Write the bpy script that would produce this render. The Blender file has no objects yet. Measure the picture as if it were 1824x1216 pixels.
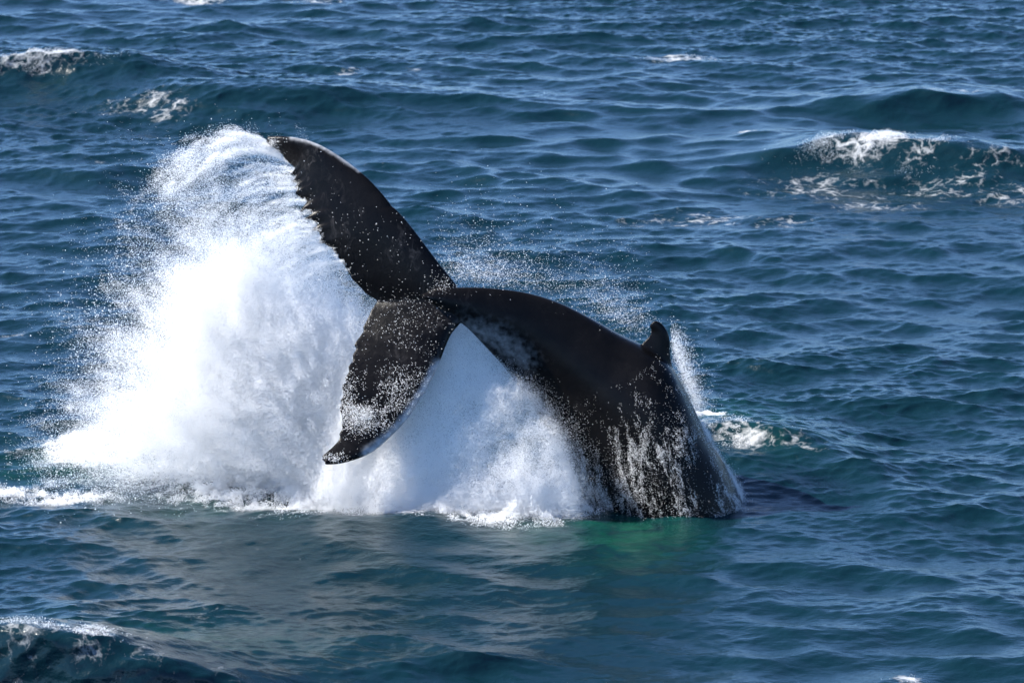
import bpy, math
import numpy as np
from mathutils import noise as mnoise, Vector

rng = np.random.default_rng(7)
scene = bpy.context.scene
R = math.radians

# ------------------------------------------------------------------ camera
PITCH, DIST, PPM = R(13.0), 50.0, 140.0            # pixels of the 1824 px photograph per metre at the whale
AIM = np.array([0.0, 0.0, 2.0])
FWD = np.array([0.0, math.cos(PITCH), -math.sin(PITCH)])
UP = np.array([0.0, math.sin(PITCH), math.cos(PITCH)])
CAM = AIM - FWD * DIST
cam = bpy.data.cameras.new("camera")
cam.sensor_width = 36.0
cam.lens = 36.0 * DIST / (1824.0 / PPM)
cam.clip_end = 30000.0
cam.dof.use_dof = True
cam.dof.focus_distance = DIST - 1.0
cam.dof.aperture_fstop = 2.8
camo = bpy.data.objects.new("camera", cam)
camo.location = CAM
camo.rotation_euler = (math.pi / 2 - PITCH, 0, 0)
scene.collection.objects.link(camo)
scene.camera = camo

# ------------------------------------------------------------------ sky and sun
SUN_AZ, SUN_EL = R(-86.0), R(42.0)                 # to the left of the view direction, a little behind the whale
world = bpy.data.worlds.new("World")
scene.world = world
world.use_nodes = True
wn = world.node_tree
for n in list(wn.nodes):
    wn.nodes.remove(n)
sky = wn.nodes.new("ShaderNodeTexSky")
sky.sky_type = 'NISHITA'
sky.sun_disc = False
sky.sun_elevation = SUN_EL
sky.sun_rotation = SUN_AZ
sky.air_density = 0.55
sky.dust_density = 0.0
sky.ozone_density = 6.0
bg = wn.nodes.new("ShaderNodeBackground")
bg.inputs["Strength"].default_value = 0.15
wo = wn.nodes.new("ShaderNodeOutputWorld")
wn.links.new(sky.outputs[0], bg.inputs[0])
wn.links.new(bg.outputs[0], wo.inputs[0])
sl = bpy.data.lights.new("sun", 'SUN')
sl.energy = 5.0
sl.angle = R(0.5)
sl.color = (1.0, 0.95, 0.87)
so = bpy.data.objects.new("sun", sl)
sdir = Vector((math.sin(SUN_AZ) * math.cos(SUN_EL), math.cos(SUN_AZ) * math.cos(SUN_EL), math.sin(SUN_EL)))
so.rotation_euler = sdir.to_track_quat('Z', 'Y').to_euler()
so.location = sdir * 60
scene.collection.objects.link(so)

scene.view_settings.view_transform = 'Standard'
scene.view_settings.look = 'None'
scene.view_settings.exposure = 1.15
scene.view_settings.gamma = 1.0
scene.render.engine = 'CYCLES'
cy = scene.cycles
cy.use_denoising = True
cy.max_bounces = 18
cy.diffuse_bounces = 16
cy.glossy_bounces = 3
cy.transmission_bounces = 16
cy.transparent_max_bounces = 8
cy.sample_clamp_indirect = 4.0
cy.caustics_reflective = False
cy.caustics_refractive = False


# ------------------------------------------------------------------ helpers
def ray(px, py):
    px = np.asarray(px, float); py = np.asarray(py, float)
    a = (px - 912.0) / PPM / DIST
    b = (608.0 - py) / PPM / DIST
    return FWD + a[..., None] * np.array([1.0, 0, 0]) + b[..., None] * UP


def at(px, py, Y):
    d = ray(px, py)
    t = (np.asarray(Y, float) - CAM[1]) / d[..., 1]
    return CAM + d * t[..., None]


def at_water(px, py, z=0.0):
    d = ray(px, py)
    t = (z - CAM[2]) / d[..., 2]
    return CAM + d * t[..., None]


def sstep(a, b, x):
    t = np.clip((x - a) / (b - a), 0, 1)
    return t * t * (3 - 2 * t)


class Field3:
    """periodic smooth random field, about unit variance"""
    def __init__(self, n, beta, seed, L):
        r = np.random.default_rng(seed)
        f = np.fft.rfftn(r.standard_normal((n, n, n)))
        k = np.fft.fftfreq(n) * n
        kz = np.fft.rfftfreq(n) * n
        kk = np.sqrt(k[:, None, None] ** 2 + k[None, :, None] ** 2 + kz[None, None, :] ** 2)
        kk[0, 0, 0] = 1
        f *= kk ** (-beta / 2) * (kk >= 1.0)
        v = np.fft.irfftn(f, s=(n, n, n))
        self.v = ((v - v.mean()) / v.std()).astype(np.float32)
        self.n, self.L = n, L

    def __call__(self, p):
        q = (np.asarray(p) / self.L * self.n)
        i = np.floor(q).astype(np.int64)
        f = (q - i).astype(np.float32)
        n = self.n
        i0 = i % n; i1 = (i + 1) % n
        v = self.v
        out = 0
        for a in (0, 1):
            wx = f[:, 0] if a else 1 - f[:, 0]
            ix = i1[:, 0] if a else i0[:, 0]
            for b in (0, 1):
                wy = f[:, 1] if b else 1 - f[:, 1]
                iy = i1[:, 1] if b else i0[:, 1]
                for c in (0, 1):
                    wz = f[:, 2] if c else 1 - f[:, 2]
                    iz = i1[:, 2] if c else i0[:, 2]
                    out = out + wx * wy * wz * v[ix, iy, iz]
        return out


NOISE = Field3(96, 3.4, 3, 3.2)
NOISE_B = Field3(96, 3.4, 4, 1.1)


def new_mat(name):
    m = bpy.data.materials.new(name)
    m.use_nodes = True
    nt = m.node_tree
    for n in list(nt.nodes):
        nt.nodes.remove(n)
    return m, nt


def N(nt, kind, **kw):
    n = nt.nodes.new(kind)
    for k, v in kw.items():
        if k in n.inputs.keys():
            n.inputs[k].default_value = v
        else:
            setattr(n, k, v)
    return n


def tag(o, label=None, cat=None, group=None, kind=None):
    if label: o["label"] = label
    if cat: o["category"] = cat
    if group: o["group"] = group
    if kind: o["kind"] = kind


# ------------------------------------------------------------------ sea surface
def ocean_tile(n, L, lo, hi, peak, power, wind, spread, rms_slope, seed):
    """random sea tile: height and sideways chop, wavelengths lo..hi metres"""
    r = np.random.default_rng(seed)
    k1 = np.fft.fftfreq(n, L / n) * 2 * np.pi
    kx, ky = np.meshgrid(k1, k1, indexing='ij')
    k = np.hypot(kx, ky); k[0, 0] = 1e-6
    kp = 2 * np.pi / peak
    S = k ** (-power) * np.exp(-(kp / k) ** 2)
    S *= sstep(2 * np.pi / hi * 0.7, 2 * np.pi / hi, k) * (1 - sstep(2 * np.pi / lo * 0.8, 2 * np.pi / lo, k))
    c = (kx * math.cos(wind) + ky * math.sin(wind)) / k
    S *= 0.06 + np.abs(c) ** spread
    A = np.sqrt(S) * (r.standard_normal((n, n)) + 1j * r.standard_normal((n, n)))
    A[0, 0] = 0
    h = np.fft.ifft2(A).real
    sx = np.fft.ifft2(1j * kx * np.fft.fft2(h)).real
    sy = np.fft.ifft2(1j * ky * np.fft.fft2(h)).real
    s = rms_slope / math.sqrt((sx ** 2 + sy ** 2).mean())
    F = np.fft.fft2(h * s)
    dx = np.fft.ifft2(-1j * kx / k * F).real
    dy = np.fft.ifft2(-1j * ky / k * F).real
    return (h * s, -dx, -dy)


def sample_tile(tile, L, x, y):
    n = tile[0].shape[0]
    u = x / L * n; v = y / L * n
    i = np.floor(u).astype(np.int64); j = np.floor(v).astype(np.int64)
    fu = u - i; fv = v - j
    fu = fu * fu * (3 - 2 * fu) * 0.5 + fu * 0.5; fv = fv * fv * (3 - 2 * fv) * 0.5 + fv * 0.5
    i0, i1, j0, j1 = i % n, (i + 1) % n, j % n, (j + 1) % n
    return [a[i0, j0] * (1 - fu) * (1 - fv) + a[i1, j0] * fu * (1 - fv) + a[i0, j1] * (1 - fu) * fv + a[i1, j1] * fu * fv for a in tile]


WIND = R(-97)
T1L, T2L = 83.0, 17.3
T1 = ocean_tile(1024, T1L, 0.6, 24.0, 6.0, 3.05, WIND, 2.2, 0.152, 11)
T2 = ocean_tile(1024, T2L, 0.11, 0.8, 2.0, 2.25, WIND + 0.12, 1.8, 0.225, 12)


def grow(a, b, step0, ratio, sign):
    out, p, s = [], a, step0
    while abs(p) < b:
        s *= ratio
        p += sign * s
        out.append(p)
    return out


xs = np.arange(-14.5, 14.5, 0.042)
xs = np.array(grow(-14.5, 9000, 0.06, 1.11, -1)[::-1] + list(xs) + grow(14.5, 9000, 0.06, 1.11, 1))
yn = np.arange(-13.0, 8.0, 0.040)
yf = np.arange(8.0, 52.0, 0.075)
ys = np.array(grow(-13.0, 9000, 0.06, 1.13, -1)[::-1] + list(yn) + list(yf) + grow(52.0, 9000, 0.08, 1.05, 1))
GX, GY = np.meshgrid(xs, ys, indexing='xy')
X = GX.ravel(); Y = GY.ravel()

# single waves: pixel of the crest's middle, crest half-length, height, front and back widths (m), crest angle
RIDGES = [
    (60, 100, 3.4, 0.62, 1.0, 2.0, -4, 0.6),
    (420, 150, 4.2, 0.46, 1.1, 2.2, -3, 0.6),
    (1600, 245, 3.2, 0.62, 0.9, 2.2, -4, 0.7),
    (1640, 165, 2.4, 0.40, 0.8, 1.8, -5, 0.6),
    (110, 1110, 2.6, 0.95, 0.85, 1.5, -12, 0.5),
    (1330, 775, 1.25, 0.36, 0.50, 0.8, -12, 0.4),
    (240, 290, 2.2, 0.20, 0.7, 1.5, -2, 0.5),
    (1510, 835, 1.7, 0.10, 0.32, 0.55, -76, 0.0),
]


def custom(x, y):
    h = np.zeros_like(x); dy = np.zeros_like(x)
    for px, py, L, A, wf, wb, ang, lean in RIDGES:
        c = at_water(px, py, A * 0.8)
        ca, sa = math.cos(R(ang)), math.sin(R(ang))
        u = (x - c[0]) * ca + (y - c[1]) * sa
        v = -(x - c[0]) * sa + (y - c[1]) * ca
        v = v - 0.10 * u * np.sin(u * 1.3 / L * 2 + px) - 0.25 * np.sin(u * 0.9 + px * 0.1)
        e = np.exp(-(u / L) ** 2 * 1.1)
        p = np.where(v < 0, np.exp(-(v / wf) ** 2), np.exp(-(np.abs(v) / wb) ** 1.5))
        tr = 0.35 * np.exp(-((v + wf * 2.6) / (wf * 1.6)) ** 2)
        h += A * e * (p - tr)
        dy += -lean * A * e * p * p
    # water heaped up and smoothed in front of the splash
    c = at_water(820, 940)
    q = ((x - c[0]) / 2.6) ** 2 + ((y - c[1] - 0.3) / 1.0) ** 2
    h += 0.06 * np.exp(-q)
    c = at_water(1385, 865)
    h += 0.04 * np.exp(-((x - c[0]) / 0.8) ** 2 - ((y - c[1]) / 0.9) ** 2)
    c = at_water(1300, 830)
    q = ((x - c[0]) / 1.6) ** 2 + ((y - c[1]) / 1.6) ** 2
    h += 0.22 * np.exp(-q)
    return h, dy


def calm(x, y):
    c = at_water(800, 960)
    q = ((x - c[0]) / 3.2) ** 2 + ((y - c[1]) / 1.7) ** 2
    return 1 - 0.42 * np.exp(-q)


def sea_offset(x, y):
    cx = np.maximum(np.abs(x) - 14.5, 0); cyy = np.maximum(np.maximum(y - 52, -13 - y), 0)
    far = np.hypot(cx, cyy)
    f2 = np.exp(-(far / 6.0) ** 2)
    f1 = np.exp(-(far / 140.0) ** 2)
    a, ax, ay = sample_tile(T1, T1L, x + 31.0, y + 12.0)
    b, bx, by = sample_tile(T2, T2L, x, y)
    # the rotated second copy of the short waves hides the tile's repeat
    cr, sr = math.cos(0.35), math.sin(0.35)
    c_, cx_, cy_ = sample_tile(T2, T2L * 1.47, x * cr + y * sr + 3.1, -x * sr + y * cr + 5.7)
    gust = 0.78 + 0.5 * np.sin(x * 0.21 + 1.0 + 0.8 * np.sin(y * 0.13)) * np.sin(y * 0.17 + 0.6 * np.sin(x * 0.19))
    cal = calm(x, y)
    h, dy = custom(x, y)
    b = 0.75 * b + 0.75 * c_; bx = 0.75 * bx + 0.75 * cx_; by = 0.75 * by + 0.75 * cy_
    b = b * gust; bx = bx * gust; by = by * gust
    z = (a * f1 + b * f2) * cal + h
    ox = (ax * f1 * 1.1 + bx * f2 * 0.9) * cal
    oy = (ay * f1 * 1.1 - 0.75 * a * f1 + by * f2 * 0.9 - 0.5 * b * f2) * cal + dy
    return ox, oy, z


ox, oy, oz = sea_offset(X, Y)
V = np.stack([X + ox, Y + oy, oz], -1)


def sea_height(x, y):
    """height of the sheet at a place (the chop undone by two steps)"""
    x = np.asarray(x, float); y = np.asarray(y, float)
    x0, y0 = x.copy(), y.copy()
    for _ in range(2):
        a, b, z = sea_offset(x0, y0)
        x0, y0 = x - a, y - b
    return sea_offset(x0, y0)[2]


def hit(px, py):
    """first place where the line of sight meets the waves"""
    d = ray(float(px), float(py))
    t0 = (1.6 - CAM[2]) / d[2]; t1 = (-1.2 - CAM[2]) / d[2]
    t = np.linspace(t0, t1, 700)
    p = CAM + d * t[:, None]
    below = p[:, 2] < sea_height(p[:, 0], p[:, 1])
    return p[np.argmax(below)]


# foam lying on the water: pixel centre, half sizes in metres (along x, along y), strength
FOAM = [
    (60, 97, 1.2, 0.4, 0.75), (120, 92, 0.6, 0.3, 0.7), (1550, 252, 1.0, 0.45, 0.85), (1480, 243, 0.8, 0.2, 0.6), (1640, 265, 0.5, 0.5, 0.6),
    (1770, 280, 0.9, 0.8, 0.46), (1215, 105, 0.75, 0.5, 0.8), (240, 185, 1.3, 0.9, 0.52), (300, 195, 0.6, 0.7, 0.6),
    (1450, 340, 1.6, 1.3, 0.54), (1560, 365, 1.6, 1.0, 0.50), (1700, 335, 1.6, 1.0, 0.50), (1800, 350, 1.0, 1.0, 0.50), (1250, 395, 1.8, 0.7, 0.52), (1380, 395, 1.0, 0.6, 0.48), (620, 130, 0.35, 0.5, 0.6), (735, 125, 0.3, 0.3, 0.5),
    (1690, 160, 0.9, 0.3, 0.6), (40, 880, 0.7, 0.4, 0.62), (120, 893, 0.6, 0.35, 0.6), (60, 810, 1.0, 0.8, 0.44),
    (200, 818, 0.8, 0.8, 0.7), (330, 835, 1.2, 1.0, 0.8), (380, 885, 0.4, 0.35, 0.75), (500, 860, 1.3, 0.9, 0.8), (700, 875, 1.6, 0.9, 0.8), (900, 890, 1.0, 0.8, 0.7),
    (1060, 885, 0.7, 0.5, 0.6), (1300, 768, 0.35, 0.4, 0.66), (1340, 778, 0.35, 0.4, 0.8), (1420, 780, 0.4, 0.5, 0.55), (1260, 748, 0.4, 0.5, 0.66),
    (60, 1118, 0.9, 0.35, 0.46), (160, 1130, 0.4, 0.4, 0.5), (170, 1160, 0.25, 0.5, 0.44), (250, 1160, 0.9, 0.4, 0.42), (360, 1180, 0.8, 0.4, 0.4),
    (1620, 1208, 0.2, 0.2, 0.9), (360, 1095, 0.3, 0.2, 0.55), (1520, 1120, 0.3, 0.1, 0.4), (350, 3, 0.9, 0.5, 0.8), (560, 3, 0.9, 0.5, 0.6),
    (660, 295, 0.45, 0.2, 0.5), (1325, 235, 0.35, 0.2, 0.7), (30, 595, 0.5, 0.2, 0.45), (165, 290, 0.5, 0.4, 0.4),
    (420, 980, 2.2, 1.2, 0.22), (600, 1080, 0.8, 0.7, 0.22),
]
foam = np.zeros(len(X))
for px, py, ax, ay, s in FOAM:
    c = hit(px, py)
    q = ((V[:, 0] - c[0]) / ax) ** 2 + ((V[:, 1] - c[1]) / ay) ** 2
    foam = np.maximum(foam, s * np.exp(-q * 0.9))
# air driven under the surface: pale green water around the dive
aer = np.zeros(len(X))
for px, py, ax, ay, s in [(1125, 952, 0.75, 1.2, 0.9), (1000, 945, 0.8, 1.0, 0.4), (1290, 760, 1.0, 1.2, 0.5), (1420, 800, 0.9, 0.9, 0.35),
                          (150, 830, 1.2, 1.0, 0.5), (400, 885, 1.5, 1.2, 0.28), (150, 1175, 2.2, 1.0, 0.5)]:
    c = at_water(px, py)
    q = ((V[:, 0] - c[0]) / ax) ** 2 + ((V[:, 1] - c[1]) / ay) ** 2
    aer = np.maximum(aer, s * np.exp(-q))

nx, ny = len(xs), len(ys)
idx = np.arange(nx * ny).reshape(ny, nx)
quads = np.stack([idx[:-1, :-1], idx[:-1, 1:], idx[1:, 1:], idx[1:, :-1]], -1).reshape(-1, 4)


def mesh_np(name, verts, faces, smooth=True):
    me = bpy.data.meshes.new(name)
    k = faces.shape[1]
    me.vertices.add(len(verts)); me.vertices.foreach_set("co", np.ascontiguousarray(verts, np.float32).ravel())
    me.loops.add(faces.size); me.loops.foreach_set("vertex_index", faces.astype(np.int32).ravel())
    me.polygons.add(len(faces))
    me.polygons.foreach_set("loop_start", np.arange(0, faces.size, k, dtype=np.int32))
    me.polygons.foreach_set("use_smooth", np.full(len(faces), smooth))
    me.update(calc_edges=True)
    return me


def attr(me, name, vals):
    a = me.attributes.new(name, 'FLOAT', 'POINT')
    a.data.foreach_set("value", np.ascontiguousarray(vals, np.float32))


sea_me = mesh_np("sea", V, quads)
attr(sea_me, "foam", foam)
attr(sea_me, "aerated", aer)
attr(sea_me, "ripple", calm(X, Y) ** 1.5)
sea = bpy.data.objects.new("sea", sea_me)
scene.collection.objects.link(sea)
tag(sea, "choppy dark blue green sea with breaking wave crests", "sea", kind="structure")

WATER, WATER_ROUGH = (0.0021, 0.0165, 0.0235, 1), 0.23
m, nt = new_mat("foamy_water")
out = N(nt, "ShaderNodeOutputMaterial")
geo = N(nt, "ShaderNodeNewGeometry")
tc = N(nt, "ShaderNodeTexCoord")
fa = N(nt, "ShaderNodeAttribute", attribute_name="foam")
aa = N(nt, "ShaderNodeAttribute", attribute_name="aerated")
# foam breaks up into lace: a fine cell pattern bent by noise
nw = N(nt, "ShaderNodeTexNoise", Scale=1.7, Detail=4.0, Roughness=0.6)
nt.links.new(tc.outputs["Object"], nw.inputs["Vector"])
vm = N(nt, "ShaderNodeVectorMath", operation='MULTIPLY_ADD')
vm.inputs[1].default_value = (0.7, 0.7, 0.7)
nt.links.new(nw.outputs["Color"], vm.inputs[0]); nt.links.new(tc.outputs["Object"], vm.inputs[2])
vo = N(nt, "ShaderNodeTexVoronoi", feature='DISTANCE_TO_EDGE', Scale=4.2)
nt.links.new(vm.outputs[0], vo.inputs["Vector"])
fn = N(nt, "ShaderNodeTexNoise", Scale=3.2, Detail=9.0, Roughness=0.7)
nt.links.new(vm.outputs[0], fn.inputs["Vector"])
# value = foam + (noise-.5)*1.5 - edge*0.8
m1 = N(nt, "ShaderNodeMath", operation='MULTIPLY_ADD'); m1.inputs[1].default_value = 1.7; m1.inputs[2].default_value = -0.95
nt.links.new(fn.outputs[0], m1.inputs[0])
m2 = N(nt, "ShaderNodeMath", operation='MULTIPLY_ADD'); m2.inputs[1].default_value = -1.1
nt.links.new(vo.outputs["Distance"], m2.inputs[0]); nt.links.new(m1.outputs[0], m2.inputs[2])
m3 = N(nt, "ShaderNodeMath", operation='ADD')
nt.links.new(m2.outputs[0], m3.inputs[0]); nt.links.new(fa.outputs["Fac"], m3.inputs[1])
mr = N(nt, "ShaderNodeMapRange", interpolation_type='SMOOTHSTEP')
mr.inputs["From Min"].default_value = 0.20; mr.inputs["From Max"].default_value = 0.78
nt.links.new(m3.outputs[0], mr.inputs["Value"])
# no foam at all where the attribute is nil
mg = N(nt, "ShaderNodeMapRange", interpolation_type='SMOOTHSTEP')
mg.inputs["From Min"].default_value = 0.05; mg.inputs["From Max"].default_value = 0.3
nt.links.new(fa.outputs["Fac"], mg.inputs["Value"])
mf = N(nt, "ShaderNodeMath", operation='MULTIPLY')
nt.links.new(mr.outputs[0], mf.inputs[0]); nt.links.new(mg.outputs[0], mf.inputs[1])
mt = N(nt, "ShaderNodeMath", operation='MULTIPLY'); mt.inputs[1].default_value = 0.82
nt.links.new(mf.outputs[0], mt.inputs[0])
# water colour
an = N(nt, "ShaderNodeTexNoise", Scale=2.6, Detail=5.0, Roughness=0.65, Distortion=0.8)
nt.links.new(tc.outputs["Object"], an.inputs["Vector"])
ar = N(nt, "ShaderNodeMapRange"); ar.inputs["From Min"].default_value = 0.32; ar.inputs["From Max"].default_value = 0.68
nt.links.new(an.outputs[0], ar.inputs["Value"])
am = N(nt, "ShaderNodeMath", operation='MULTIPLY')
nt.links.new(ar.outputs[0], am.inputs[0]); nt.links.new(aa.outputs["Fac"], am.inputs[1])
wc = N(nt, "ShaderNodeMix", data_type='RGBA')
wc.inputs[6].default_value = WATER
wc.inputs[7].default_value = (0.006, 0.080, 0.048, 1)
nt.links.new(am.outputs[0], wc.inputs[0])
pz = N(nt, "ShaderNodeMapping"); pz.inputs["Scale"].default_value = (1.0, 1.5, 1.0)
nt.links.new(tc.outputs["Object"], pz.inputs[0])
zz = N(nt, "ShaderNodeTexNoise", Scale=11.0, Detail=2.0, Roughness=0.6)
nt.links.new(pz.outputs[0], zz.inputs["Vector"])
bz = N(nt, "ShaderNodeBump", Strength=1.0, Distance=0.009)
nt.links.new(zz.outputs[0], bz.inputs["Height"])
water = N(nt, "ShaderNodeBsdfPrincipled", Roughness=WATER_ROUGH, IOR=1.333)
nt.links.new(wc.outputs[2], water.inputs["Base Color"]); nt.links.new(bz.outputs[0], water.inputs["Normal"])
fb = N(nt, "ShaderNodeBump", Strength=0.8, Distance=0.08)
nt.links.new(fn.outputs[0], fb.inputs["Height"])
foam_b = N(nt, "ShaderNodeBsdfPrincipled", Roughness=0.7)
foam_b.inputs["Base Color"].default_value = (0.52, 0.53, 0.53, 1)
nt.links.new(fb.outputs[0], foam_b.inputs["Normal"])
mx = N(nt, "ShaderNodeMixShader")
nt.links.new(mt.outputs[0], mx.inputs[0]); nt.links.new(water.outputs[0], mx.inputs[1]); nt.links.new(foam_b.outputs[0], mx.inputs[2])
nt.links.new(mx.outputs[0], out.inputs["Surface"])
sea_me.materials.append(m)
# open water away from foam and bubbles has a plain material of the same water
m2_, nt2 = new_mat("open_water")
o2 = N(nt2, "ShaderNodeOutputMaterial")
w2 = N(nt2, "ShaderNodeBsdfPrincipled", Roughness=WATER_ROUGH, IOR=1.333)
w2.inputs["Base Color"].default_value = WATER
t2 = N(nt2, "ShaderNodeTexCoord")
p2 = N(nt2, "ShaderNodeMapping"); p2.inputs["Scale"].default_value = (1.0, 1.5, 1.0)
nt2.links.new(t2.outputs["Object"], p2.inputs[0])
z2 = N(nt2, "ShaderNodeTexNoise", Scale=11.0, Detail=2.0, Roughness=0.6)
nt2.links.new(p2.outputs[0], z2.inputs["Vector"])
b2 = N(nt2, "ShaderNodeBump", Strength=1.0, Distance=0.009)
nt2.links.new(z2.outputs[0], b2.inputs["Height"]); nt2.links.new(b2.outputs[0], w2.inputs["Normal"])
nt2.links.new(w2.outputs[0], o2.inputs["Surface"])
sea_me.materials.append(m2_)
busy = (np.maximum(foam, aer * 2) > 0.03)[quads].any(1)
sea_me.polygons.foreach_set("material_index", np.where(busy, 0, 1).astype(np.int32))

# ------------------------------------------------------------------ whale
def resample(P, n, power=1.0):
    P = np.asarray(P, float)
    s = np.r_[0, np.cumsum(np.linalg.norm(np.diff(P, axis=0), axis=1))]
    t = np.linspace(0, 1, n) ** power * s[-1]
    return np.stack([np.interp(t, s, P[:, i]) for i in range(P.shape[1])], -1)


def smooth_curve(P, n, it=3):
    """Chaikin corner cutting, ends kept"""
    P = np.asarray(P, float)
    for _ in range(it):
        Q = np.empty((2 * len(P), P.shape[1]))
        Q[0] = P[0]; Q[-1] = P[-1]
        Q[1:-1:2] = 0.75 * P[:-1] + 0.25 * P[1:]
        Q[2:-1:2] = 0.25 * P[:-1] + 0.75 * P[1:]
        P = Q
    return resample(P, n)


UP_LEAD = [(822, 532), (816, 512), (806, 498), (775, 460), (735, 405), (705, 371), (698, 368), (695, 361), (660, 320), (620, 288), (580, 262), (545, 248), (510, 243), (490, 243), (476, 247)]
UP_TRAIL = [(673, 536), (652, 522), (628, 497), (610, 468), (590, 443), (578, 434), (571, 431), (571, 422), (566, 413), (557, 410), (563, 402), (555, 393), (545, 390), (553, 381),
            (546, 374), (537, 375), (545, 360), (536, 353), (529, 344), (533, 338), (526, 335), (532, 328), (523, 323), (529, 316), (520, 310), (528, 304), (520, 295), (511, 287), (502, 275), (492, 266), (482, 258), (475, 252)]
LO_LEAD = [(822, 532), (827, 548), (827, 560), (824, 571), (805, 592), (796, 611), (784, 644), (767, 681), (747, 714), (723, 751), (704, 770), (680, 793), (658, 809), (631, 819), (607, 825), (588, 825), (580, 823)]
LO_TRAIL = [(673, 536), (662, 551), (653, 571), (646, 583), (648, 590), (642, 598), (636, 606), (631, 615), (635, 622), (628, 632), (629, 642), (620, 653), (622, 662), (613, 675), (616, 680), (609, 687), (612, 705), (606, 714), (609, 720), (604, 727),
            (609, 742), (608, 754), (610, 764), (604, 772), (606, 779), (602, 786), (589, 799), (574, 812), (576, 819)]
NT, NS = 260, 26


def lobe(lead, trail, ytip, yroot, sag, jag):
    L = smooth_curve(lead, NT); T = resample(trail, NT)
    t = np.linspace(0, 1, NT)
    s = np.linspace(0, 1, NS) ** 1.6
    Ts = T.copy()
    for _ in range(160):
        Ts[1:-1] = 0.25 * Ts[:-2] + 0.5 * Ts[1:-1] + 0.25 * Ts[2:]
    P = L[:, None, :] * (1 - s[None, :, None]) + Ts[:, None, :] * s[None, :, None] + jag * (T - Ts)[:, None, :] * s[None, :, None] ** 7
    yy = yroot + (ytip - yroot) * t[:, None] ** 1.15 + 0.22 * s[None, :] * (1 - 0.5 * t[:, None]) - sag * np.sin(math.pi * t[:, None]) * 0.5
    mid = at(P[..., 0], P[..., 1], yy)
    thick = (0.20 * (1 - t) ** 0.8 + 0.055)[:, None] * (2.4 * np.sqrt(s) * (1 - s) ** 1.1 * 0.9)[None, :]
    thick = thick + 0.030 * (s[None, :] > 0) * (1 - np.exp(-s[None, :] * 30))
    return mid, thick


mu, tu = lobe(UP_LEAD, UP_TRAIL, 0.70, -0.30, 0.15, 2.0)
ml, tl = lobe(LO_LEAD, LO_TRAIL, -1.35, -0.30, 0.25, 1.0)
mid = np.concatenate([mu[::-1], ml[1:]], 0)
thk = np.concatenate([tu[::-1], tl[1:]], 0)
dt = np.gradient(mid, axis=0); ds = np.gradient(mid, axis=1)
nrm = np.cross(dt, ds)
nrm /= np.linalg.norm(nrm, axis=-1, keepdims=True) + 1e-9
nrm[nrm[..., 1] > 0] *= -1
front = mid + nrm * thk[..., None] / 2
back = mid - nrm * thk[..., None] / 2
ring = np.concatenate([front, back[:, ::-1]], 1)      # closed loop round the chord


def loft(rings):
    a, b = rings.shape[:2]
    v = rings.reshape(-1, 3)
    i = np.arange(a * b).reshape(a, b)
    j = np.roll(i, -1, axis=1)
    f = np.stack([i[:-1], j[:-1], j[1:], i[1:]], -1).reshape(-1, 4)
    c0, c1 = len(v), len(v) + 1
    v = np.concatenate([v, [rings[0].mean(0), rings[-1].mean(0)]])
    caps = np.concatenate([np.stack([j[0], i[0], np.full(b, c0), np.full(b, c0)], -1), np.stack([i[-1], j[-1], np.full(b, c1), np.full(b, c1)], -1)])
    return v, f, caps[:, :3]


parts = [loft(ring)]

# body: dorsal and ventral outline, lateral half width (m), lateral position (m)
BODY = [
    ((750, 524), (760, 532), 0.05, -0.40), ((775, 516), (785, 548), 0.10, -0.36), ((800, 513), (808, 566), 0.15, -0.32), ((830, 511), (832, 582), 0.20, -0.28), ((880, 513), (860, 612), 0.29, -0.20),
    ((940, 520), (903, 658), 0.42, -0.12), ((1000, 537), (945, 720), 0.58, -0.05), ((1055, 563), (982, 780), 0.72, 0.0), ((1105, 590), (1010, 835), 0.84, 0.0),
    ((1150, 608), (1035, 890), 0.93, 0.0), ((1192, 635), (1055, 945), 1.0, 0.0), ((1222, 690), (1070, 1000), 1.05, 0.02), ((1252, 755), (1090, 1060), 1.1, 0.05),
    ((1290, 815), (1115, 1120), 1.12, 0.1), ((1322, 880), (1145, 1190), 1.12, 0.15), ((1345, 945), (1175, 1260), 1.1, 0.2), ((1370, 1010), (1200, 1320), 1.0, 0.25),
]
D = smooth_curve([b[0] for b in BODY], 150, 2); Vv = smooth_curve([b[1] for b in BODY], 150, 2)
WL = smooth_curve([(i, b[2]) for i, b in enumerate(BODY)], 150, 2)[:, 1]; YL = smooth_curve([(i, b[3]) for i, b in enumerate(BODY)], 150, 2)[:, 1]
DP = at(D[:, 0], D[:, 1], YL); VP = at(Vv[:, 0], Vv[:, 1], YL)
NA = 96
th = np.linspace(0, 2 * np.pi, NA, endpoint=False)
u = np.cos(th); w = np.sin(th)
prog = np.linspace(0, 1, 150)[:, None]
keel = 0.55 * (1 - sstep(0.15, 0.75, prog)) + 0.05            # the back rises to a ridge on the tail stock
shape = np.sign(w)[None, :] * np.abs(w)[None, :] ** 0.85 * (1 - keel * np.clip(u, 0, 1)[None, :] ** 2 * 0.75)
ctr = (DP + VP) / 2; half = (DP - VP) / 2
rings = ctr[:, None, :] + half[:, None, :] * u[None, :, None] + np.array([0, 1.0, 0]) * (shape * WL[:, None] - 0.30 * sstep(0.12, 0.5, prog) * np.linalg.norm(half, axis=1)[:, None] * u[None, :])[..., None]
parts.append(loft(rings))

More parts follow.
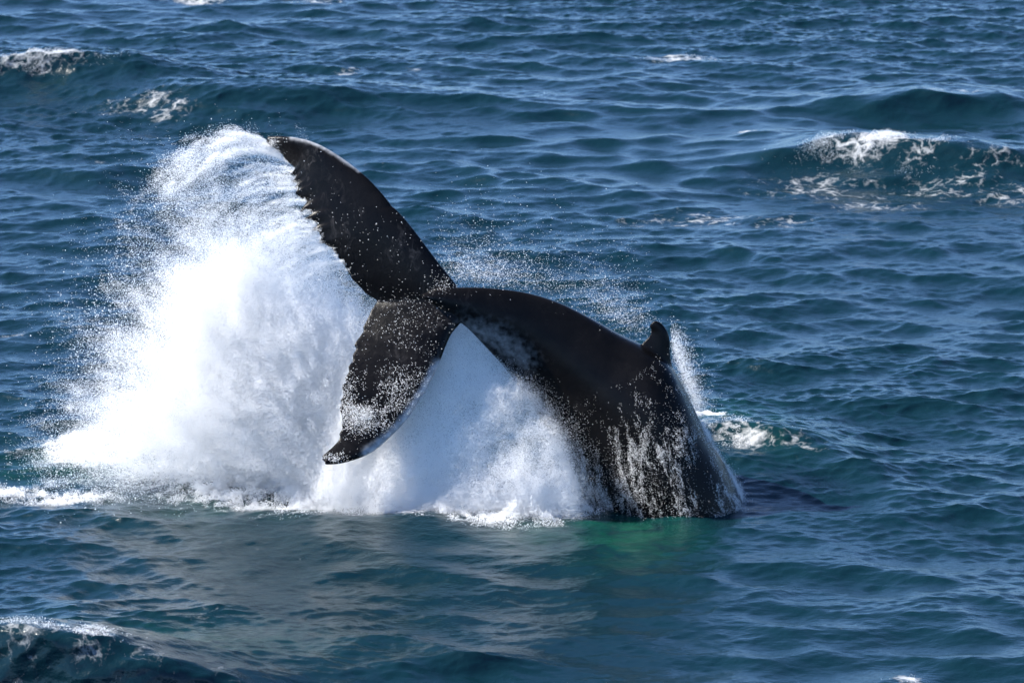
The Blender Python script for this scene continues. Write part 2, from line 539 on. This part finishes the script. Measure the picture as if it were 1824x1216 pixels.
# dorsal fin
FIN_R = [(1200, 668), (1195, 640), (1193, 622), (1193, 604), (1190, 591), (1183, 580), (1175, 573), (1168, 571)]
FIN_L = [(1135, 622), (1147, 608), (1154, 601), (1159, 594), (1160, 587), (1156, 581), (1158, 576), (1165, 571)]
fr = smooth_curve(FIN_R, 40, 2); fl = smooth_curve(FIN_L, 40, 1)
fth = np.linspace(0, 1, 40)
a = at(fr[:, 0], fr[:, 1], np.full(40, -0.32)); b = at(fl[:, 0], fl[:, 1], np.full(40, -0.32))
c = (a + b) / 2; h = (a - b) / 2
fw = 0.10 * (1 - fth) ** 1.1 + 0.03
fring = c[:, None] + h[:, None] * u[None, :, None] + np.array([0, 1.0, 0]) * (fw[:, None] * w[None, :] * (0.75 + 0.25 * u[None, :]))[..., None]
parts.append(loft(fring))

allv, polys, o_ = [], [], 0
for v, q, t3 in parts:
    allv.append(v); polys += (q + o_).tolist(); polys += (t3 + o_).tolist(); o_ += len(v)
wm = bpy.data.meshes.new("whale_raw")
wm.from_pydata(np.concatenate(allv).tolist(), [], polys)
import bmesh
bm = bmesh.new(); bm.from_mesh(wm)
bmesh.ops.remove_doubles(bm, verts=bm.verts, dist=0.0005)
bmesh.ops.recalc_face_normals(bm, faces=bm.faces)
bm.to_mesh(wm); bm.free()
whale = bpy.data.objects.new("humpback_whale", wm)
scene.collection.objects.link(whale)
md = whale.modifiers.new("remesh", 'REMESH'); md.mode = 'VOXEL'; md.voxel_size = 0.016
ms = whale.modifiers.new("smooth", 'SMOOTH'); ms.factor = 0.5; ms.iterations = 2
dg = bpy.context.evaluated_depsgraph_get()
wfin = bpy.data.meshes.new_from_object(whale.evaluated_get(dg))
whale.modifiers.clear()
whale.data = wfin
wfin.name = "humpback_whale"
nv = len(wfin.vertices)
WV = np.empty(nv * 3, np.float32); wfin.vertices.foreach_get("co", WV); WV = WV.reshape(-1, 3).astype(float)
WN = np.empty(nv * 3, np.float32); wfin.vertices.foreach_get("normal", WN); WN = WN.reshape(-1, 3).astype(float)
wfin.polygons.foreach_set("use_smooth", np.ones(len(wfin.polygons), bool))
tag(whale, "black humpback whale diving with its flukes and hooked dorsal fin raised above the water", "whale")


def near_curve(P, pts):
    d = np.full(len(P), 1e9)
    for a, b in zip(pts[:-1], pts[1:]):
        e = b - a
        t = np.clip(((P - a) @ e) / (e @ e + 1e-12), 0, 1)
        d = np.minimum(d, np.linalg.norm(P - a - t[:, None] * e, axis=1))
    return d


le_lo = ml[::6, 0]; le_up = mu[::6, 0]
pale = np.zeros(nv)
seg = le_lo[int(len(le_lo) * 0.34):int(len(le_lo) * 0.82)]
pale = np.maximum(pale, 0.9 * (1 - sstep(0.04, 0.17, near_curve(WV, seg))))
seg = le_up[int(len(le_up) * 0.62):int(len(le_up) * 0.92)]
pale = np.maximum(pale, 0.8 * (1 - sstep(0.02, 0.08, near_curve(WV, seg))))
belly = at(np.array([835., 880, 930]), np.array([588., 598, 640]), np.array([-0.45, -0.45, -0.5]))
pale = np.maximum(pale, 0.55 * np.exp(-(near_curve(WV, belly) / 0.2) ** 2))
attr(wfin, "pale", pale)
tailpart = 1 - sstep(-1.5, 0.2, WV[:, 0] )
attr(wfin, "scar", tailpart)

m, nt = new_mat("whale_skin")
out = N(nt, "ShaderNodeOutputMaterial")
tc = N(nt, "ShaderNodeTexCoord")
pa = N(nt, "ShaderNodeAttribute", attribute_name="pale")
sa_ = N(nt, "ShaderNodeAttribute", attribute_name="scar")
n1 = N(nt, "ShaderNodeTexNoise", Scale=2.2, Detail=8.0, Roughness=0.65)
nt.links.new(tc.outputs["Object"], n1.inputs["Vector"])
cr = N(nt, "ShaderNodeValToRGB")
cr.color_ramp.elements[0].position = 0.35; cr.color_ramp.elements[0].color = (0.0035, 0.0035, 0.004, 1)
cr.color_ramp.elements[1].position = 0.75; cr.color_ramp.elements[1].color = (0.0095, 0.0085, 0.0085, 1)
nt.links.new(n1.outputs[0], cr.inputs[0])
# scratches and barnacle flecks, mostly on the flukes
mp = N(nt, "ShaderNodeMapping"); mp.inputs["Scale"].default_value = (9, 9, 5); mp.inputs["Rotation"].default_value = (0.2, 0.5, 0)
nt.links.new(tc.outputs["Object"], mp.inputs[0])
n2 = N(nt, "ShaderNodeTexNoise", Scale=1.0, Detail=10.0, Roughness=0.75, Distortion=1.2)
nt.links.new(mp.outputs[0], n2.inputs["Vector"])
n3 = N(nt, "ShaderNodeTexNoise", Scale=1.5, Detail=3.0)
nt.links.new(tc.outputs["Object"], n3.inputs["Vector"])
r2 = N(nt, "ShaderNodeMapRange"); r2.inputs["From Min"].default_value = 0.52; r2.inputs["From Max"].default_value = 0.78
nt.links.new(n2.outputs[0], r2.inputs["Value"])
r3 = N(nt, "ShaderNodeMapRange"); r3.inputs["From Min"].default_value = 0.42; r3.inputs["From Max"].default_value = 0.62
nt.links.new(n3.outputs[0], r3.inputs["Value"])
k1 = N(nt, "ShaderNodeMath", operation='MULTIPLY'); nt.links.new(r2.outputs[0], k1.inputs[0]); nt.links.new(r3.outputs[0], k1.inputs[1])
k2 = N(nt, "ShaderNodeMath", operation='MULTIPLY'); nt.links.new(k1.outputs[0], k2.inputs[0]); nt.links.new(sa_.outputs["Fac"], k2.inputs[1])
mxa = N(nt, "ShaderNodeMix", data_type='RGBA'); mxa.inputs[7].default_value = (0.085, 0.078, 0.076, 1)
nt.links.new(k2.outputs[0], mxa.inputs[0]); nt.links.new(cr.outputs[0], mxa.inputs[6])
pn = N(nt, "ShaderNodeTexNoise", Scale=14.0, Detail=6.0)
nt.links.new(tc.outputs["Object"], pn.inputs["Vector"])
pr = N(nt, "ShaderNodeMath", operation='MULTIPLY_ADD'); pr.inputs[1].default_value = 1.6; pr.inputs[2].default_value = -0.85
nt.links.new(pn.outputs[0], pr.inputs[0])
ps = N(nt, "ShaderNodeMath", operation='ADD'); nt.links.new(pr.outputs[0], ps.inputs[0]); nt.links.new(pa.outputs["Fac"], ps.inputs[1])
pm = N(nt, "ShaderNodeMath", operation='MULTIPLY', use_clamp=True); nt.links.new(ps.outputs[0], pm.inputs[0]); nt.links.new(pa.outputs["Fac"], pm.inputs[1])
mxb = N(nt, "ShaderNodeMix", data_type='RGBA'); mxb.inputs[7].default_value = (0.45, 0.46, 0.48, 1)
nt.links.new(pm.outputs[0], mxb.inputs[0]); nt.links.new(mxa.outputs[2], mxb.inputs[6])
bs = N(nt, "ShaderNodeBsdfPrincipled", Roughness=0.36)
bs.inputs["Specular IOR Level"].default_value = 0.09; bs.inputs["Coat Weight"].default_value = 0.0; bs.inputs["Coat Roughness"].default_value = 0.2
nt.links.new(mxb.outputs[2], bs.inputs["Base Color"])
rr = N(nt, "ShaderNodeMapRange"); rr.inputs["To Min"].default_value = 0.16; rr.inputs["To Max"].default_value = 0.36
nt.links.new(n1.outputs[0], rr.inputs["Value"]); nt.links.new(rr.outputs[0], bs.inputs["Roughness"])
bp = N(nt, "ShaderNodeBump", Strength=0.22, Distance=0.02)
nt.links.new(n2.outputs[0], bp.inputs["Height"]); nt.links.new(bp.outputs[0], bs.inputs["Normal"])
nt.links.new(bs.outputs[0], out.inputs["Surface"])
wfin.materials.clear(); wfin.materials.append(m)

# ------------------------------------------------------------------ spray: clouds of small round drops
m, nt = new_mat("white_water")
out = N(nt, "ShaderNodeOutputMaterial")
df = N(nt, "ShaderNodeBsdfDiffuse"); df.inputs[0].default_value = (0.992, 0.99, 0.985, 1)
tr = N(nt, "ShaderNodeBsdfTranslucent"); tr.inputs[0].default_value = (0.992, 0.99, 0.985, 1)
a = N(nt, "ShaderNodeMixShader"); a.inputs[0].default_value = 0.5
nt.links.new(df.outputs[0], a.inputs[1]); nt.links.new(tr.outputs[0], a.inputs[2])
gl = N(nt, "ShaderNodeBsdfGlossy", Roughness=0.25)
b = N(nt, "ShaderNodeMixShader"); b.inputs[0].default_value = 0.06
nt.links.new(a.outputs[0], b.inputs[1]); nt.links.new(gl.outputs[0], b.inputs[2])
nt.links.new(b.outputs[0], out.inputs["Surface"])
WHITE = m

ng = bpy.data.node_groups.new("drops_from_points", 'GeometryNodeTree')
ng.interface.new_socket("Geometry", in_out='INPUT', socket_type='NodeSocketGeometry')
ng.interface.new_socket("Geometry", in_out='OUTPUT', socket_type='NodeSocketGeometry')
gi = ng.nodes.new("NodeGroupInput"); go = ng.nodes.new("NodeGroupOutput")
mtp = ng.nodes.new("GeometryNodeMeshToPoints")
na = ng.nodes.new("GeometryNodeInputNamedAttribute"); na.data_type = 'FLOAT'; na.inputs["Name"].default_value = "size"
sm = ng.nodes.new("GeometryNodeSetMaterial"); sm.inputs["Material"].default_value = WHITE
ng.links.new(gi.outputs[0], mtp.inputs["Mesh"])
ng.links.new(na.outputs["Attribute"], mtp.inputs["Radius"])
ng.links.new(mtp.outputs[0], sm.inputs["Geometry"])
ng.links.new(sm.outputs[0], go.inputs[0])


def drops(name, P, r, label, cat, above=-0.03):
    keep = np.isfinite(P).all(1)
    P, r = P[keep], r[keep]
    if above is not None:
        low = P[:, 2] < 0.5
        hz = np.full(len(P), -9.0)
        hz[low] = sea_height(P[low, 0], P[low, 1])
        k = P[:, 2] > hz + above
        P, r = P[k], r[k]
    me = bpy.data.meshes.new(name)
    me.vertices.add(len(P)); me.vertices.foreach_set("co", np.ascontiguousarray(P, np.float32).ravel())
    attr(me, "size", r)
    me.materials.append(WHITE)
    o = bpy.data.objects.new(name, me)
    scene.collection.objects.link(o)
    g = o.modifiers.new("drops", 'NODES'); g.node_group = ng
    tag(o, label, cat, kind="stuff")
    print(name, len(P))
    return o


def radii(n, lo, hi, p=2.2):
    u_ = rng.random(n)
    return lo * (1 + ((hi / lo) ** (1 - p) - 1) * u_) ** (1 / (1 - p))


G = 9.81


def burst(O, Vel, T, count, tj, vj, pj):
    """clusters of drops: each starts at O with Vel, seen after T seconds; stretched along its path"""
    k = np.repeat(np.arange(len(O)), count)
    n = len(k)
    sz = np.exp(rng.normal(0, 0.5, len(O)))[k]
    t = np.maximum(T[k] + rng.normal(0, 1, n) * tj * sz, 0.0)
    v = Vel[k] + rng.normal(0, 1, (n, 3)) * (vj * sz)[:, None]
    p = O[k] + rng.normal(0, pj, (n, 3)) + v * t[:, None]
    p[:, 2] -= 0.5 * G * t * t
    return p


# --- main plume: a fan of white water thrown up and to the left from beneath the flukes
def in_front_of_flukes(P):
    """true for drops that lie nearer than the fluke blade they would cover"""
    y = fluke_y(P)
    return P[:, 1] < y + 0.12


FM = mid.reshape(-1, 3)


def fluke_y(P):
    # blade's depth as a function of height: fitted plane through the mid surface
    return PLANE[0] + PLANE[1] * P[:, 0] + PLANE[2] * P[:, 2]


PLANE = np.linalg.lstsq(np.c_[np.ones(len(FM)), FM[:, 0], FM[:, 2]], FM[:, 1], rcond=None)[0]

PLUME = [(85, 830), (120, 750), (175, 610), (215, 480), (265, 385), (300, 315), (360, 270), (430, 245), (480, 252), (520, 312), (560, 412), (620, 495), (673, 540), (690, 600), (680, 700), (660, 900), (300, 880)]
plw = at(np.array([p[0] for p in PLUME], float), np.array([p[1] for p in PLUME], float), np.full(len(PLUME), 0.3))[:, [0, 2]]


def poly_sd(q, poly):
    """signed distance to a polygon, positive inside"""
    d = np.full(len(q), 1e9); ins = np.zeros(len(q), bool)
    for a_, b_ in zip(poly, np.roll(poly, -1, axis=0)):
        e = b_ - a_
        t = np.clip(((q - a_) @ e) / (e @ e), 0, 1)
        d = np.minimum(d, np.linalg.norm(q - a_ - t[:, None] * e, axis=1))
        cond = (a_[1] > q[:, 1]) != (b_[1] > q[:, 1])
        with np.errstate(divide='ignore', invalid='ignore'):
            xi = a_[0] + (q[:, 1] - a_[1]) / (b_[1] - a_[1]) * e[0]
        ins ^= cond & (q[:, 0] < xi)
    return np.where(ins, d, -d)


root = at(640., 880., 0.3)[[0, 2]]
core = at(540., 720., 0.3)[[0, 2]]
lo_, hi_ = plw.min(0) - 0.5, plw.max(0) + 0.5
q = lo_ + (hi_ - lo_) * rng.random((60000, 2))
sd = poly_sd(q, plw)
dc = np.hypot((q[:, 0] - core[0]) / 1.75, (q[:, 1] - core[1]) / 2.1)
low = at(330., 790., 0.3)[[0, 2]]
dl = np.hypot((q[:, 0] - low[0]) / 1.5, (q[:, 1] - low[1]) / 0.75)
wgt = (0.075 + 0.965 * np.exp(-dc ** 2) + 0.36 * np.exp(-dl ** 2)) * sstep(-0.35, 1.3, sd) + 0.012 * sstep(-0.6, 0.1, sd)
str_ = NOISE(np.stack([np.arctan2(q[:, 0] - root[0], q[:, 1] - root[1]) * 2.2, np.full(len(q), .3), np.hypot(*(q - root).T) * 0.35], -1))
wgt *= np.clip(0.8 + 0.5 * str_, 0.05, 3) * (1 - 0.88 * sstep(core[1] + 0.6, core[1] + 2.5, q[:, 1]))
nC = 15500
k = rng.choice(len(q), nC, p=wgt / wgt.sum())
q = q[k]
rad = q - root
rl = np.linalg.norm(rad, axis=1, keepdims=True) + 0.3
dirn = rad / rl; dirn[:, 1] -= 0.10
cnt = 240
kk = np.repeat(np.arange(nC), cnt); n = len(kk)
size = np.exp(rng.normal(0, 0.6, nC))
al = rng.normal(0, 0.16, n) * size[kk]; ac = rng.normal(0, 0.055, n) * size[kk]
depth = 0.45 + rng.normal(0, 0.42, nC) * np.clip(1.2 - rl[:, 0] * 0.08, 0.6, 1.2)
P = np.stack([q[kk, 0] + dirn[kk, 0] * al + dirn[kk, 1] * ac, depth[kk] + rng.normal(0, 0.09, n), q[kk, 1] + dirn[kk, 1] * al - dirn[kk, 0] * ac], -1)
P += rng.normal(0, 0.02, P.shape)
r = radii(len(P), 0.0014, 0.0042, 2.8)
f = in_front_of_flukes(P) & (rng.random(len(P)) > 0.02)
P, r = P[~f], r[~f]
drops("splash_plume", P, r, "towering white splash plume thrown up behind the flukes", "splash")

# --- curtain of fine water streaming left off the serrated edge of the upper fluke
te = mu[:, -1]
nC = 900
jag = te[:, 0] - np.convolve(np.pad(te[:, 0], 12, mode='edge'), np.ones(25) / 25, 'valid')
pk_ = [i for i in range(int(NT * 0.22), NT - 2) if jag[i] == jag[max(i - 4, 0):i + 5].max()]
pk_ = np.array(sorted(set(pk_) | set(range(int(NT * 0.2), int(NT * 0.45), 9))))
ti = np.clip(pk_[rng.integers(0, len(pk_), nC)] + np.round(rng.normal(0, 1.6, nC)).astype(int), 0, NT - 1)
free = rng.random(nC) < 0.3
ti[free] = rng.integers(int(NT * 0.25), NT, free.sum())
O = te[ti] + rng.normal(0, 0.02, (nC, 3))
age = rng.random(nC) ** 1.3 * 0.46
Vel = np.stack([-2.6 - 0.9 * (ti / NT) + rng.normal(0, 0.35, nC), 0.5 + rng.normal(0, 0.35, nC), 0.9 * (ti / NT) ** 3 + 0.1 + rng.normal(0, 0.25, nC)], -1)
P = burst(O, Vel, age, np.full(nC, 150), 0.03, 0.09, 0.012)
r = radii(len(P), 0.0014, 0.0036)
P2 = burst(te[np.linspace(NT * 0.86, NT - 1, 260).astype(int)], np.stack([-2.7 + rng.normal(0, 0.2, 260), 0.4 + rng.normal(0, 0.2, 260), 1.55 + rng.normal(0, 0.15, 260)], -1), rng.random(260) * 0.55, np.full(260, 160), 0.03, 0.07, 0.01)
P = np.concatenate([P, P2]); r = np.concatenate([r, radii(len(P2), 0.0014, 0.004)])
drops("fluke_spray", P, r, "fine spray streaming off the serrated edge of the raised fluke", "spray")

# --- milky mist hanging between the lower fluke, the tail stock and the water
poly = [(655, 600), (700, 560), (825, 585), (875, 640), (930, 690), (980, 745), (1010, 800), (1030, 860), (1030, 915), (940, 930), (800, 915), (620, 905), (560, 880)]
from mathutils.geometry import tessellate_polygon
pw = at(np.array([p[0] for p in poly], float), np.array([p[1] for p in poly], float), np.full(len(poly), -0.9))
tri = tessellate_polygon([[Vector((p[0], p[2], 0)) for p in pw]])
A = np.array([[pw[i] for i in t] for t in tri])
ar_ = 0.5 * np.linalg.norm(np.cross(A[:, 1] - A[:, 0], A[:, 2] - A[:, 0]), axis=1)


def in_tris(n):
    k = rng.choice(len(A), n, p=ar_ / ar_.sum())
    a_, b_ = rng.random((2, n))
    fl_ = a_ + b_ > 1
    a_[fl_], b_[fl_] = 1 - a_[fl_], 1 - b_[fl_]
    return A[k, 0] + a_[:, None] * (A[k, 1] - A[k, 0]) + b_[:, None] * (A[k, 2] - A[k, 0])


P = in_tris(1700000)
P += rng.normal(0, 0.07, P.shape) * rng.gamma(1.5, 0.8, len(P))[:, None]
P[:, 1] = PLANE[0] + PLANE[1] * np.minimum(P[:, 0], -1.2) + PLANE[2] * P[:, 2] + 0.16 + rng.gamma(2.0, 0.16, len(P)) + 0.06 * NOISE(P)
w_ = 0.8 + 0.22 * NOISE(P * np.array([1, 1, 0.6])) + 0.08 * NOISE_B(P)
P = P[rng.random(len(P)) < w_]
r = radii(len(P), 0.0014, 0.0038, 2.8)
f = in_front_of_flukes(P) & (P[:, 0] < -1.0)
P, r = P[~f], r[~f]
drops("splash_mist", P, r, "milky white mist hanging under the tail stock beside the lower fluke", "mist")

# --- heaps of broken white water round the foot of the splash
foot = [(150, 808, .4, .3), (190, 800, .5, .4), (260, 800, .8, .55), (340, 820, .8, .6), (420, 840, .8, .65), (520, 860, .8, .6), (600, 868, .6, .4), (700, 880, .6, .35), (800, 888, .6, .35), (900, 895, .5, .35),
        (980, 903, .4, .35), (640, 898, .45, .3), (720, 905, .4, .25), (790, 908, .45, .35), (860, 918, .4, .25), (930, 924, .35, .3), (430, 868, .7, .4), (500, 880, .7, .4), (560, 890, .6, .35), (360, 875, .4, .18), (1250, 750, .25, .12)]
PP = []
for px, py, s, hh in foot:
    n = int(85000 * s)
    c = at_water(px, py)
    q = np.stack([c[0] + rng.normal(0, s * 0.75, n), c[1] + rng.normal(0, s * 0.7, n), np.zeros(n)], -1)
    lump = NOISE(q) * 0.35 + NOISE_B(q) * 0.2
    top = hh * np.clip(0.55 + lump, 0.02, 2) * np.exp(-(((q[:, 0] - c[0]) / s) ** 2 + ((q[:, 1] - c[1]) / s) ** 2) * 0.7)
    q[:, 2] = sea_height(q[:, 0], q[:, 1]) - 0.02 + top * rng.random(n) ** 0.5
    k = rng.random(n) < 0.55 + 0.5 * NOISE_B(q + 0.3)
    PP.append(q[k])
P = np.concatenate(PP)
drops("churned_foam", P, radii(len(P), 0.0018, 0.0062, 2.5), "churned white foam heaped at the foot of the splash", "foam")

# --- loose drops flung about, and the haze of drops over the back
nL = 16000
a_ = rng.normal(0, 1, nL)
q = lo_ - 0.4 + (hi_ - lo_ + 0.4) * rng.random((nL * 6, 2))
sd = poly_sd(q, plw)
pk = np.exp(-((sd - 0.2) / 0.45) ** 2) * (q[:, 0] < core[0] + 0.3) * np.clip(0.8 + 0.6 * NOISE(np.c_[q[:, 0], q[:, 1] * 0 + 0.2, q[:, 1]]), 0.05, 2) * np.exp(-((q[:, 1] - core[1]) / 2.2) ** 2)
q = q[rng.random(len(q)) < pk][:nL]
O = np.stack([q[:, 0], rng.normal(0.2, 0.7, len(q)), q[:, 1]], -1)
nL = len(O)
drops("flung_drops", O, radii(nL, 0.0022, 0.009, 3.2), "loose glinting drops flung out to the left of the splash", "water drops")
rid = at(np.linspace(790, 1145, 60), np.interp(np.linspace(790, 1145, 60), [790, 830, 880, 940, 1000, 1050, 1100, 1145], [510, 508, 508, 514, 530, 552, 580, 600]), np.full(60, 0.25))
n = 16000
k = rng.integers(0, 60, n)
hh = rng.gamma(1.0, 0.22, n)
P = rid[k] + np.stack([rng.normal(0, 0.15, n), rng.normal(0.25, 0.35, n), hh], -1)
keep = rng.random(n) < 0.25 + 0.75 * np.exp(-((P[:, 0] - rid[6, 0]) / 0.6) ** 2) + 0.5 * np.exp(-((P[:, 0] - rid[55, 0]) / 0.5) ** 2)
P1 = P[keep]
rid = at(np.linspace(1196, 1245, 30), np.linspace(610, 745, 30), np.full(30, 0.3))
n = 8500
P = rid[rng.integers(0, 30, n)] + np.stack([rng.gamma(1.0, 0.06, n), rng.normal(0.15, 0.25, n), rng.normal(0, 0.12, n)], -1)
P = np.concatenate([P1, P])
drops("back_spray", P, radii(len(P), 0.0016, 0.006, 3.0), "thin haze of drops rising along the whale's back and fin", "spray")

# --- water running off the flank in white threads
sel = np.where((WN[:, 1] < 0.25) & (WV[:, 2] > -0.1) & (WV[:, 0] > -0.3))[0]
n = 800000
k = rng.choice(sel, n)
P = WV[k] + rng.normal(0, 0.008, (n, 3))
top = at(np.array([870., 940, 1000, 1060, 1120, 1190, 1225]), np.array([640., 655, 690, 690, 670, 620, 650]), np.full(7, -0.5))
zt = np.interp(P[:, 0], top[:, 0], top[:, 2])
dn = sstep(-0.1, 1.3, zt - P[:, 2]) 
Q = P * np.array([1.0, 1.0, 0.30]) + np.array([0.25, 0, 0]) * P[:, 2:3]
web = np.abs(NOISE_B(Q * 2.3)) + 0.6 * np.abs(NOISE_B(Q * 5.5 + 0.4))
band = NOISE(P * np.array([0.8, 0.8, 0.5]) + 1.7)
lim = 0.20 + 0.34 * dn + 0.20 * band
left = 1 - sstep(at(1010., 800., -0.8)[0] - 0.2, at(1150., 800., -0.8)[0], P[:, 0])
lim = lim + 0.75 * left * sstep(0.5, 1.6, zt - P[:, 2])
ok = ((rng.random(n) < 0.05 * sstep(0.0, 1.7, zt - P[:, 2]) * np.clip(0.7 + 0.6 * band, 0, 2)) | (rng.random(n) < 1 - sstep(lim - 0.16, lim + 0.20, web))) & (zt > P[:, 2]) & (rng.random(n) < 0.15 + 0.42 * dn)
P = P[ok] + WN[k][ok] * (0.004 + rng.gamma(1.0, 0.018, ok.sum()))[:, None]
drops("running_water", P, radii(len(P), 0.0013, 0.0038, 2.8), "white threads of water running down the whale's flank", "running water")

# --- drops clinging to and falling in front of the flukes
def fz(px, py):
    """height of the blade's front where the photograph shows this pixel"""
    d = ray(float(px), float(py)); q = FM - CAM
    t = q @ d / (d @ d)
    e = np.linalg.norm(q - t[:, None] * d, axis=1)
    return FM[np.argmin(e)]


PP = []
for px, py, n, sx, sz, off in [(650, 735, 14000, 0.28, 0.14, 0.03), (700, 690, 5000, 0.3, 0.2, 0.04), (640, 690, 5000, 0.22, 0.25, 0.03), (595, 815, 1800, 0.12, 0.05, 0.01),
                               (487, 252, 1500, 0.10, 0.06, 0.01), (785, 505, 2600, 0.14, 0.12, 0.03), (720, 600, 700, 0.5, 0.5, 0.05), (660, 420, 150, 0.5, 0.8, 0.03)]:
    b_ = fz(px, py)
    i = rng.integers(0, front.shape[0], n * 12); j = rng.integers(1, front.shape[1], n * 12)
    fi = rng.random((len(i), 1)); i1 = np.minimum(i + 1, front.shape[0] - 1)
    fj = rng.random((len(i), 1)); j1 = np.minimum(j + 1, front.shape[1] - 1)
    p = (front[i, j] * (1 - fi) + front[i1, j] * fi) * (1 - fj) + (front[i, j1] * (1 - fi) + front[i1, j1] * fi) * fj
    d = np.exp(-((p[:, 0] - b_[0]) / sx) ** 2 - ((p[:, 2] - b_[2]) / sz) ** 2) * np.clip(0.6 + 0.5 * NOISE_B(p), 0, 1)
    k_ = np.where(rng.random(len(p)) < d)[0][:n]
    PP.append(p[k_] + nrm[i[k_], j[k_]] * (0.004 + rng.gamma(1.0, off, len(k_)))[:, None] + rng.normal(0, 0.015, (len(k_), 3)))
P = np.concatenate(PP)
drops("clinging_drops", P, radii(len(P), 0.002, 0.006, 2.6), "white drops scattered over the faces of the flukes", "water drops")

# --- the breaking crests: each heap of foam is its own
CAPS = [
    (75, 100, 0.9, 0.22, 0.12, 9000, "grey white whitecap on the crest in the top left corner"),
    (1545, 250, 0.85, 0.32, 0.18, 20000, "broad bright whitecap breaking on the wave at the upper right"),
    (1640, 266, 0.4, 0.4, 0.12, 5000, "ragged tail of foam sliding down right of the broad whitecap"),
    (1212, 104, 0.5, 0.25, 0.10, 4000, "small pale whitecap at the top, right of the middle"),
    (50, 882, 0.6, 0.35, 0.2, 20000, "foam roll at the left edge below the splash"),
    (125, 893, 0.45, 0.30, 0.14, 18000, "foam roll just right of the one at the left edge"),
    (1295, 764, 0.36, 0.3, 0.12, 6000, "bright foam patch on the water behind the whale's back"),
    (60, 1115, 0.7, 0.25, 0.12, 5000, "thin foam along the big green wave in the bottom left corner"),
    (165, 1140, 0.3, 0.4, 0.10, 4000, "foam spilling down the face of the bottom left wave"),
    (1618, 1208, 0.14, 0.12, 0.10, 2500, "tiny white crest at the bottom right"),
]
for px, py, sx, sy, hh, n, lab in CAPS:
    n = int(n * 2.2)
    c = hit(px, py)
    q = np.stack([c[0] + rng.normal(0, sx * 0.6, n), c[1] + rng.normal(0, sy * 0.6, n), np.zeros(n)], -1)
    lump = np.clip(0.5 + 0.45 * NOISE_B(q * 0.8) + 0.35 * NOISE(q * 1.2), 0, 2)
    q[:, 2] = sea_height(q[:, 0], q[:, 1]) - 0.01 + 0.45 * hh * lump * rng.random(n)
    q = q[rng.random(n) < np.clip(lump - 0.25, 0, 1) * 0.8]
    drops("whitecap", q, radii(len(q), 0.0016, 0.005, 2.6), lab, "whitecap", above=None)["group"] = "breaking wave crests"
